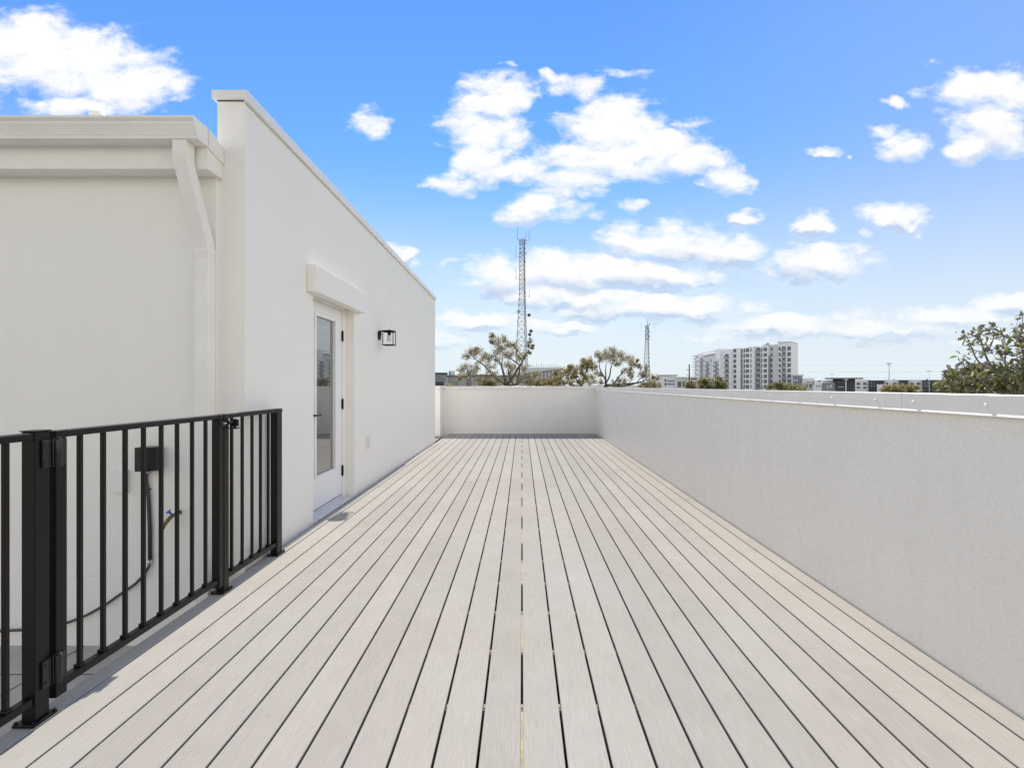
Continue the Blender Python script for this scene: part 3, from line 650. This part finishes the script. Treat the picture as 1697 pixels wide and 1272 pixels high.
TC = cv(700, 540, 7.07, [(600,320,70),(660,300,50),(500,350,40),(560,290,40),(630,270,35),(520,480,55),(450,500,35),(600,520,60),(700,400,50),(740,340,35),(850,150,60),(820,110,30),(900,200,60),(980,140,40),(1010,210,45),(930,260,50),(800,190,35),(820,350,70),(760,380,60),(880,400,60),(900,300,60),(960,330,50),(1100,270,50),(1050,330,50),(1130,360,40),(1190,340,35),(1260,190,28),(1290,235,14),(1250,300,22),(1200,480,50),(1150,560,60),(1030,560,60),(860,560,70),(740,580,60),(480,590,50),(640,640,60),(1280,600,70),(1350,560,50),(1200,640,70),(900,640,60),(1380,640,40),(1050,480,50),(650,480,50),(560,560,50),(430,610,30),(800,470,60),(980,450,50),(1060,220,40),(1140,640,60),(1290,650,60)])
TL = cl(700, 540, 7.07, [[(990,700),(880,620),(810,560),(740,480),(680,430),(620,390)], [(1090,690),(1120,600),(1140,470),(1060,400),(980,340),(930,280)], [(1140,470),(1180,400),(1220,330),(1250,290)], [(990,700),(960,600),(930,480),(940,380)], [(1000,700),(900,640),(820,590),(700,570),(560,580)], [(1060,690),(1010,560),(1020,470)], [(1100,690),(1180,610),(1300,590)], [(930,480),(900,420),(850,390)]])
tree('oak_tree', 'sparse leafed oak with spreading bare limbs in front of the tall lattice tower', (-1.3, 40.5), TL, TC, 40, 1.7, .11, 32, M_lf_oak, M_bark, 11, .26)
TC2 = cv(920, 570, 9.43, [(700,150,70),(660,170,50),(760,200,70),(880,100,60),(920,90,50),(960,140,60),(1040,160,60),(1020,230,70),(950,250,70),(850,220,60),(990,300,50),(1150,220,50),(1200,240,60),(1180,300,60),(1240,330,45),(1330,330,30),(1290,250,14),(1150,450,60),(1080,400,40),(1200,480,50),(1380,450,50),(1440,480,50),(1350,480,50),(1600,540,50),(1540,520,30),(1430,350,30),(640,440,50),(700,480,40),(560,520,60),(600,580,60),(700,600,50),(520,600,60),(920,600,50),(1080,590,50),(1000,560,40),(1430,620,60),(1550,620,60),(1180,400,40),(720,260,50),(900,170,60),(810,130,50)])
TL2 = cl(920, 570, 9.43, [[(790,640),(780,540),(720,440),(690,340),(690,250)], [(790,600),(790,480),(790,380),(800,280)], [(800,600),(850,500),(870,380),(900,280),(930,200)], [(900,640),(980,530),(1050,450),(1120,370)], [(1000,660),(1150,640),(1260,610),(1330,540),(1400,500)], [(1260,610),(1420,560),(1560,560)]])
tree('oak_tree', 'open branched brownish oak just left of the smaller lattice tower', (9.9, 60.5), TL2, TC2, 60, 2.3, .145, 30, M_lf_oak, M_bark, 23, .33)
TC3 = cv(920, 570, 9.43, [(500,290,70),(450,300,60),(560,280,60),(400,360,50),(250,400,80),(180,420,70),(100,460,70),(330,420,60),(60,520,50),(200,480,70),(300,500,50),(40,600,60),(120,600,60),(450,450,50),(470,540,60),(260,580,60),(400,600,60),(240,360,40),(430,250,30),(600,350,40),(20,470,50),(-40,570,60),(-90,620,50),(520,370,50)])
TL3 = cl(920, 570, 9.43, [[(420,650),(450,520),(500,400),(520,320)], [(400,650),(340,560),(260,480),(220,420)], [(400,660),(200,620),(90,560)]])
tree('dense_tree', 'dense tan and olive tree between the two bare oaks', (5.0, 52.5), TL3, TC3, 52, 2.0, .15, 36, M_lf_brn, M_bark, 31, .28)
# near tree over the right parapet
K = 7.95
NC = [(430,445,30),(470,440,20),(510,490,26),(545,560,26),(560,630,26),(640,390,40),(690,380,30),(660,460,40),(620,520,36),(700,550,50),(750,560,30),(780,330,36),(840,350,45),(830,400,36),(910,380,30),(890,430,36),(980,510,36),(1000,590,30),(860,600,36),(885,640,25),(1060,590,16),(1020,680,50),(480,700,50),(440,820,50),(520,800,50),(600,830,60),(700,830,80),(680,720,50),(880,740,70),(980,780,70),(1100,700,60),(1180,640,70),(1200,720,70),(1150,450,55),(1220,330,50),(1225,190,40),(1190,280,40),(1240,420,60),(1100,460,36),(290,920,22),(350,950,16),(240,1080,50),(300,1110,50),(380,1090,60),(180,1120,40),(400,1130,60),(420,930,50),(520,900,50),(1040,430,30)]
r_ = random.Random(77)
for gx in range(430, 2300, 85):
    for gy in (900, 975, 1050, 1120, 1200):
        if gx < 520 and gy < 1000: continue
        NC.append((gx + r_.uniform(-30, 30), gy + r_.uniform(-30, 30), 58))
for gx in range(1300, 2300, 100):
    for gy in range(220, 860, 110): NC.append((gx + r_.uniform(-30, 30), gy + r_.uniform(-40, 40) + abs(gx - 1600) * .35, 62))
NL = cl(1540, 500, K, [[(1000,1250),(930,1000),(800,810),(740,700),(700,600),(670,450),(680,380)], [(740,700),(800,600),(850,450),(825,350)], [(930,1000),(700,830),(610,730),(545,570),(490,460),(410,445)], [(1010,1200),(1000,900),(1000,720),(1005,560),(930,330)], [(1150,1250),(1220,900),(1230,640),(1180,500),(1150,440)], [(1250,1250),(1400,800),(1330,500),(1240,330),(1230,190)], [(900,1250),(480,1130),(380,1050),(340,960),(285,910)], [(1300,1250),(1700,900),(1900,500)]])
NL = [[NL[0][0]] + l[:] if i else l for i, l in enumerate(NL)]
NC = [(x, y, r * (.62 if y < 860 and x < 1290 else .95), .3 if y < 860 and x < 1290 else .75) for x, y, r in NC]
near = tree('broadleaf_tree', 'leafy green tree top poking over the right parapet, its upper twigs bare and spiky', (6.9, 7.9), NL, [(1540 + c[0] / K, 500 + c[1] / K, c[2] / K, c[3]) for c in NC], 7.2, .75, .088, 6, M_lf_grn, M_barkg, 41, .09, .003, True, .17)
def canopy(name, label, px0, px1, ytop, D, mleaf, seed, dens=24, ls=.5, group=None, prof=1.):
    rnd = random.Random(seed); C = []; n = max(5, int((px1 - px0) / 5)); mid = (px0 + px1) / 2
    for i in range(n):
        x = px0 + (px1 - px0) * (i + .5) / n; e = 1 - abs((x - mid) / (px1 - px0) * 2) ** 2.2 * .55
        yt = 643 - (643 - ytop) * e * rnd.uniform(.8, 1.05); y = yt + 3
        while y < 672: C.append((x + rnd.uniform(-2, 2), y, 4.2)); y += 5
    bx = (mid - CX) / F * D
    return tree(name, label, (bx, D + .5), [[(mid, 652), (mid + 1, 646)], [(mid, 652), (mid - (px1 - px0) * .25, 645)], [(mid, 652), (mid + (px1 - px0) * .25, 645)]], C, D, 2.5, ls, dens, mleaf, M_bark, seed, .3, .02, False, .40, 'tree', group)
GR = 'trees showing just above the parapet'
canopy('round_tree', 'pale olive tree in front of the left wing of the white apartment block', 1154, 1178, 625, 120, M_lf_far, 51, 22, .45, GR)
canopy('round_tree', 'wider olive tree below the middle of the white apartment block', 1173, 1203, 623, 125, M_lf_far, 52, 22, .45, GR)
canopy('round_tree', 'low tree right beside the dark utility pole', 1138, 1153, 632, 110, M_lf_oak, 53, 22, .4, GR)
canopy('round_tree', 'low olive tree under the right end of the white apartment block', 1273, 1312, 634, 120, M_lf_far, 54, 22, .45, GR)
canopy('round_tree', 'low tree filling the gap between apartment block and blue grey stair block', 1308, 1330, 638, 115, M_lf_far, 55, 22, .4, GR)
canopy('round_tree', 'flat topped yellow green tree in front of the long dark and white row', 1462, 1520, 639, 100, M_lf_brn, 56, 22, .4, GR)
canopy('round_tree', 'low green tree at the far right end of the long row', 1552, 1582, 633, 60, M_lf_grn, 57, 24, .22, GR)
canopy('round_tree', 'dark low tree at the foot of the smaller lattice tower', 1060, 1094, 633, 90, M_lf_oak, 58, 24, .35, GR)
canopy('round_tree', 'low brown shrub tree in front of the grey low building on the left', 736, 752, 637, 60, M_lf_oak, 59, 20, .25, GR)
canopy('round_tree', 'olive tree behind the limbs of the oak by the tall lattice tower', 795, 822, 626, 70, M_lf_far, 60, 18, .3, GR)
canopy('round_tree', 'tan tree in front of the grey industrial shed', 884, 922, 628, 75, M_lf_brn, 61, 22, .3, GR)
# ---------------------------------------------------------------- buildings
M_white = paint('building_white', (.87, .87, .91), .7, 0, .03, .05)
M_lav = paint('building_pale_grey', (.66, .67, .69), .7, 0, .03, .05)
M_char = paint('building_charcoal', (.055, .06, .068), .6, 0, .1, .1)
M_mid = paint('building_mid_grey', (.24, .25, .27), .7, 0, .08, .1)
M_beige = paint('building_beige', (.50, .48, .44), .7, 0, .06, .1)
M_shed = paint('shed_metal', (.30, .30, .32), .55, .2, .1, .2)
M_win = mat('window_glass', (.09, .14, .145), .12)
M_win2 = mat('window_dark', (.12, .125, .14), .3)
M_pale = paint('balcony_rail_grey', (.36, .37, .39), .5, 0, .05, .1)
A0 = Vector((pt(1312.5, 0, 290).x, 290)); B0 = Vector((pt(1200, 0, 314).x, 314)); Cc = Vector((pt(1149.5, 0, 392).x, 392))
AB = empty('apartment_building', (B0.x, B0.y, GZ), 'tall white apartment block with rows of dark windows and balconies on the skyline', 'building')
def facade(P, Q):
    d = (Q - P).normalized(); n = Vector((d.y, -d.x))
    if n.dot(P + Q) > 0: n = -n
    def at(px, off=0.):
        k = (px - CX) / F      # x = k*y
        P2 = P + n * off
        t = (k * P2.y - P2.x) / (d.x - k * d.y); return P2 + d * t
    return at, d, n
def fbox(mb, P, Q, px0, px1, z0, z1, o0, o1):
    at, d, n = facade(P, Q); a, b = at(px0), at(px1)
    pts = [a + n * o1, b + n * o1, b + n * o0, a + n * o0]; k = len(mb.v)
    mb.v += [(p.x, p.y, z0) for p in pts] + [(p.x, p.y, z1) for p in pts]
    for q in ((3,2,1,0),(4,5,6,7),(0,1,5,4),(1,2,6,5),(2,3,7,6),(3,0,4,7)): mb.f.append(tuple(k + i for i in q)); mb.sm.append(0)
def ap(x): return 1130 + x / 8.485
def Z3(py, D=300): return hz(py, D)
fb = MB()
segs = [(595,720,.0,577.,3.),(720,830,.0,575.,1.2),(830,900,.0,575.4,-.6),(900,1030,.0,574.6,.8),(1030,1140,0,573.8,-.6),(1140,1222,0,571.8,1.2),(1222,1360,0,572.2,.5),(1360,1551,0,569,1.6)]
for (x0, x1, _, yt, off) in segs:
    w = MB(); fbox(w, A0, B0, ap(x0), ap(x1), GZ, Z3(yt, 300), -16 - off * .01, off); w.build('facade_bay', M_white if x0 not in (1222,) else M_lav, AB)
rows = [550 + y / 8.485 for y in (245, 322, 398, 471, 545, 619, 692, 766, 840)]
def win(x0, x1, off, m, hh=2.1, skip=0, name='window', part=True, mb=None):
    for r in rows[skip:]:
        w = mb or MB(); z = Z3(r, 300); fbox(w, A0, B0, ap(x0), ap(x1), z - hh * .55, z + hh * .45, off - .1, off + .06)
        if mb is None: w.build(name, m, AB)
win(735, 772, 1.2, M_win2); win(866, 884, -.6, M_win2); win(905, 950, .8, M_win); win(970, 984, .8, M_win2)
win(1112, 1134, -.6, M_win2); win(1157, 1204, 1.2, M_win); win(1250, 1279, .5, M_win); win(1370, 1397, 1.6, M_win2); win(1492, 1541, 1.6, M_win, 2.2); 
def balc(x0, x1, off, skip=0, lite=False):
    for r in rows[skip:]:
        z = Z3(r, 300)
        w = MB(); fbox(w, A0, B0, ap(x0) + .3, ap(x1) - .3, z - 1.3, z + 1.1, off - .1, off + .05); w.build('balcony_opening', M_win2, AB)
        w = MB(); fbox(w, A0, B0, ap(x0) - (.8 if not lite else 0), ap(x1), z - 1.5, z - 1.25, off + .06, off + 1.5); fbox(w, A0, B0, ap(x0) - .8, ap(x1), z - 1.2, z - .35, off + 1.42, off + 1.48); w.build('balcony', M_pale, AB)
balc(820, 850, -.6); balc(1038, 1100, -.6); balc(1415, 1470, 1.6); balc(625, 682, 3., 1, True)
w = MB(); fbox(w, A0, B0, ap(1215), ap(1250), GZ, Z3(590, 300), -.2, 1.0); w.build('stair_shaft', M_mid, AB)
# roof clutter
for x, y0, y1 in ((1150, 570, 573), (1182, 568, 573), (1240, 571.3, 574), (1285, 571.3, 574), (1310, 571, 574), (1325, 571, 574), (1000, 572.8, 576), (1040, 572.8, 576), (940, 573, 577)):
    w = MB(); fbox(w, A0, B0, ap(x - 12), ap(x + 12), Z3(y1 + 3), Z3(y0), -6, -3); w.build('roof_unit', M_mid, AB)
w = MB(); fbox(w, A0, B0, ap(1355), ap(1556), Z3(568.9, 300), Z3(568.2, 300), -14, 2.2); w.build('roof_cap', M_lav, AB)
# left wing
def Z4(px, py):
    at, d, n = facade(B0, Cc); return hz(py, at(px).y)
for (x0, x1, yt, off) in ((295, 594.5, 581.6, 2.5), (210, 294.9, 586.5, .8), (168, 209.9, 589.5, -.5)):
    w = MB(); fbox(w, B0, Cc, ap(x0), ap(x1), GZ, Z4(ap((x0 + x1) / 2), yt), -14, off); w.build('facade_bay', M_white, AB)
w = MB(); fbox(w, B0, Cc, ap(350), ap(520), Z4(ap(430), 588.6), Z4(ap(430), 587.2), -.5, 4.0); w.build('terrace_edge', M_lav, AB)
for i, (x0, x1, y0) in enumerate(((300, 346, 385), (382, 428, 440), (500, 560, 440))):
    y = y0
    while y < 790:
        zz = Z4(ap(x0), 550 + y / 8.485); w = MB(); fbox(w, B0, Cc, ap(x0), ap(x1), zz - 1.2, zz + 1.1, 2.4, 2.56); w.build('balcony_opening', M_win2, AB)
        w = MB(); fbox(w, B0, Cc, ap(x0 - 5), ap(x1 + 3), zz - 1.5, zz - 1.25, 2.57, 4.); fbox(w, B0, Cc, ap(x0 - 5), ap(x1 + 3), zz - 1.2, zz - .4, 3.92, 4.); w.build('balcony', M_lav, AB)
        y += 62
sw = MB()
for x0, x1, off in ((222, 238, .8), (258, 272, .8), (350, 358, 2.5), (364, 372, 2.5), (434, 444, 2.5), (462, 474, 2.5), (570, 580, 2.5)):
    y = 350 if x0 < 300 else 400
    while y < 800:
        zz = Z4(ap(x0), 550 + y / 8.485); fbox(sw, B0, Cc, ap(x0), ap(x1), zz - 1., zz + .9, off - .1, off + .06); y += 61
o = sw.build('small_windows', M_win2, AB); o['kind'] = 'stuff'
for k in range(9):
    y = 335 + k * 40; zz = Z4(ap(175), 550 + y / 8.485); w = MB(); fbox(w, B0, Cc, ap(163), ap(190), zz - .15, zz + .15, -.4, 1.5); w.build('balcony', M_lav, AB)
# simple blocks of buildings
def facing(px, D):
    """frame of a building whose front looks at the roof terrace: local x along the front, local y away"""
    k = (px - CX) / F; M = Matrix.Translation(Vector((k * D, D, 0))) @ Matrix.Rotation(-math.atan(k), 4, 'Z')
    def lx(p):                          # local x at which column p meets the front
        kk = (p - CX) / F; a = math.atan(k); c_, s_ = math.cos(a), -math.sin(a)
        return (kk * D - k * D) / (c_ - kk * s_)
    return M, lx
def block(name, label, px0, px1, ytop, D, depth, m, wins=(), group=None, cat='building', roof=None):
    mid = (px0 + px1) / 2; M, lx = facing(mid, D); x0, x1 = lx(px0), lx(px1); zt = hz(ytop, D)
    r = empty(name, (M.translation.x, D, GZ), label, cat, group)
    MB().box(x0, x1, 0, depth, GZ, zt, M).build('wall', m, r)
    if roof:
        ov, th, mm = roof; MB().box(x0 - ov, x1 + ov, -ov, depth + ov, zt + .002, zt + th, M).build('roof', mm, r)
    for (a, b, c, d, mw) in wins:
        MB().box(lx(a), lx(b), -.05, -.002, hz(d, D), hz(c, D), M).build('window', mw, r)
    return r
def q(x): return 1300 + x / 6.06
block('stair_block', 'blue grey square block directly right of the white apartment tower', q(84), q(182), 622.5, 270, 20, M_mid, [(q(95), q(108), 629, 631, M_white), (q(120), q(135), 629, 631, M_white), (q(95), q(108), 635.5, 637.5, M_win2), (q(120), q(135), 635.5, 637.5, M_win2)], roof=(.5, .8, M_lav))
block('low_building', 'white low building behind the beige one right of the blue grey block', q(184), q(298), 627.5, 255, 15, M_lav, [(q(222), q(280), 632, 633, M_win2), (q(286), q(298), 630, 638, M_win2)], roof=(.3, .4, M_white))
block('low_building', 'beige low building with small dark windows in front of the white one', q(176), q(284), 633.8, 200, 12, M_beige, [(q(220), q(232), 636.5, 642, M_win2), (q(252), q(276), 636.5, 642, M_win2)], roof=(.1, .15, M_white))
block('low_building', 'narrow white low building between the beige and the grey ones', q(299), q(372), 630.2, 240, 12, M_white, [(q(318), q(330), 638, 641, M_win2), (q(345), q(358), 638, 641, M_win2), (q(335), q(372), 630.3, 632.2, M_win2)])
block('low_building', 'flat grey low building in front of the charcoal one with overhanging roof', q(374), q(506), 634.3, 180, 12, M_mid, [(q(430), q(440), 639.5, 643, M_white), (q(458), q(476), 637.5, 642, M_lav)])
block('flat_roof_building', 'charcoal building with a wide overhanging flat roof', q(484), q(710), 627.6, 230, 16, M_char, [(q(540), q(560), 633, 634.2, M_mid), (q(575), q(600), 633, 634.2, M_mid), (q(535), q(600), 640.5, 641.4, M_lav)], roof=(3., .5, M_mid))
block('low_building', 'small pale building tucked under the left end of the overhanging flat roof', q(380), q(483), 629.8, 236, 14, M_white)
RW = empty('apartment_row', (pt(q(1145), 0, 262).x, 262, GZ), 'long low row of alternating white and charcoal apartments at the right', 'building')
MR, lr = facing(q(1145), 262)
for i, (a, b, yt, m, off) in enumerate(((710, 845, 628.6, M_white, 0), (845, 1003, 629.8, M_char, -1.2), (1003, 1145, 629., M_white, 0), (1145, 1245, 629.5, M_char, -1.2), (1245, 1383, 629., M_white, 0), (1383, 1547, 629.6, M_char, -1.5), (1547, 1582, 630.2, M_white, 0))):
    D = 262; MB().box(lr(q(a)) + .02, lr(q(b)), off, 15, GZ, hz(yt, D), MR).build('bay_wall', m, RW)
    w_ = q(b) - q(a)
    if m is M_white:
        for fx in ((.12, .33), (.6, .83)) if w_ > 8 else ((.3, .7),):
            for ya, yb in ((633.4, 637.8), (640.6, 644)):
                xa, xb = q(a) + w_ * fx[0], q(a) + w_ * fx[1]
                MB().box(lr(xa), lr(xb), -.05, -.001, hz(yb, D), hz(ya, D), MR).build('window', M_win2, RW)
                MB().box(lr(xb + .9), lr(xb + 1.8), -.05, -.001, hz(yb, D), hz(ya + .6, D), MR).build('window', M_win2, RW)
    else:
        for fx in ((.12, .22), (.3, .38)):
            for ya, yb in ((632.5, 635.5), (637.5, 640.5)):
                xa, xb = q(a) + w_ * fx[0], q(a) + w_ * fx[1]
                MB().box(lr(xa), lr(xb), off - .05, off - .001, hz(yb, D), hz(ya, D), MR).build('window', M_mid, RW)
for x in (1100, 1435): MB().box(lr(q(x - 8)), lr(q(x + 8)), 4, 6, hz(630, 262), hz(627.4, 262), MR).build('roof_unit', M_mid, RW)
block('low_building', 'low white flat roofed shed in front of the long row', q(930), q(1094), 637.8, 150, 10, M_white, roof=(.2, .2, M_white))
block('low_building', 'white low building with dark bays behind the small lattice tower', 1091, 1121.5, 622.3, 240, 18, M_white, [(1101.5, 1104.5, 628, 632, M_win2), (1101.5, 1104.5, 634, 639, M_win2), (1106, 1118, 630, 632.5, M_mid), (1106, 1118, 635, 637.5, M_mid)], roof=(.6, .5, M_lav))
block('low_building', 'low pale building with tall dark windows left of the utility pole', 1121.6, 1156, 625.6, 236, 18, M_lav, [(1123, 1129, 632, 641, M_win2), (1131, 1136, 632, 641, M_win2), (1146, 1155, 626.8, 628.6, M_char)], roof=(.4, .4, M_white))
def L_(x): return 700 + x / 9.0875
block('grey_building', 'dark grey windowless building at the far left beside the house corner', 712, L_(368), 619.6, 85, 14, M_mid, [(712, L_(325), 632.3, 639, M_char), (L_(312), L_(335), 623.8, 624.6, M_white)], roof=(.15, .25, M_char))
block('grey_building', 'long beige grey flat roofed building behind the oak', L_(372), 870, 624.6, 92, 20, M_beige, [(L_(660), L_(735), 624.7, 641, M_mid), (L_(690), L_(710), 623.8, 625, M_white), (805, 815, 628, 634, M_mid), (835, 850, 627, 633, M_mid)], roof=(.1, .38, M_mid))
rb = block('rooftop_hut', 'small grey plant hut standing on the beige grey roof', L_(398), L_(488), 614.3, 97, 4, M_lav, [(L_(402), L_(420), 615.8, 620.5, M_char)], cat='hut')
o = block('storage_container', 'green container by the low brown shrub', L_(470), L_(540), 632.5, 70, 3, paint('green_paint', (.16, .30, .19), .6), cat='container')
SH = empty('industrial_shed', (pt(895, 0, 110).x, 110, GZ), 'grey metal industrial shed with a sloping roof edge right of the tall lattice tower', 'building')
D = 110; s0, s1 = pt(872, 0, D).x, pt(930, 0, D).x
m = MB(); m.prism([(s0, GZ), (s1, GZ), (s1, hz(610.8, D)), (s0, hz(618.6, D))], 'y', D, D + 40); m.build('wall', M_shed, SH)
m = MB(); m.prism([(s0 - .5, hz(618.5, D)), (s1 + .5, hz(610.7, D)), (s1 + .5, hz(608.6, D)), (s0 - .5, hz(609.2, D))], 'y', D - .6, D + 41); m.build('roof', M_lav, SH)
for i in range(10): 
    x = s0 + (s1 - s0) * (i + .5) / 10; box(x - .12, x + .12, D - .08, D - .001, GZ, hz(617.5 - (i + .5) * .7, D)).build('rib', M_lav, SH)
for i in range(13):
    x = s0 + .6 + i * .55; zt_2 = hz(601 + (i * 37 % 5) * 1.2, D); MB().tube([(x, D + 1, hz(609.5, D)), (x, D + 1, zt_2)], .035, 5).build('roof_rod', M_galv, SH)
m = MB(); m.tube([(s0, D + 1, hz(605.5, D)), (s1, D + 1, hz(606.5, D))], .03, 5); m.build('roof_rail', M_galv, SH)
# poles
def pole(name, label, px, ytop, D, r, head=None, m=M_galv, cat='pole', group=None):
    x = (px - CX) / F * D; z = hz(ytop, D); r_ = empty(name, (x, D, GZ), label, cat, group)
    MB().tube([(x, D, GZ), (x, D, z)], [r * 1.25, r * .8], 8).build('mast', m, r_)
    if head: box(x - head[0], x + head[0], D - head[0] * .6, D + head[0] * .6, z - head[1], z + .05).build('lamp_head', m, r_)
    return r_
pole('light_mast', 'tallest light mast with a wide head above the long row', 1473.3, 601.5, 200, .22, (.8, .32), cat='light pole', m=M_lav)
pole('light_mast', 'short pale light pole in front of the charcoal flat roofed building', 1402, 628.4, 150, .1, (.45, .14), cat='light pole', m=M_white)
pole('light_mast', 'thin light mast near the right end of the long row', 1540, 614.3, 230, .1, (.8, .22), cat='light pole', m=M_lav)
pole('light_mast', 'thin light mast tip above the overhanging flat roof', 1378.4, 619.3, 260, .08, (.7, .2), cat='light pole', m=M_lav)
up = pole('utility_pole', 'dark wooden utility pole with crossarms left of the white apartment block', 1142.3, 603.5, 130, .19, cat='utility pole', m=paint('pole_wood', (.06, .045, .04), .9))
x = (1142.3 - CX) / F * 130
for y, w in ((613, .95), (621.5, .9)):
    z = hz(y, 130); box(x - w, x + .15, 129.7, 129.8, z - .06, z + .06).build('crossarm', M_mid, up)
PL = 'thin power lines crossing the sky'
for i, (y, s) in enumerate(((604.5, 1.2), (615.5, .8), (624.5, 1.6))):
    pts = [pt(1300 + k * 30, y + s * math.sin(k / 12 * math.pi), 300) for k in range(0, 14)]
    m = MB(); m.tube(pts, .03, 4); o = m.build('power_line', M_mid, None, 0, tuple(pts[6])); tag(o, ['uppermost', 'middle', 'lowest'][i] + ' of the three thin power lines over the long row', 'power line', PL)
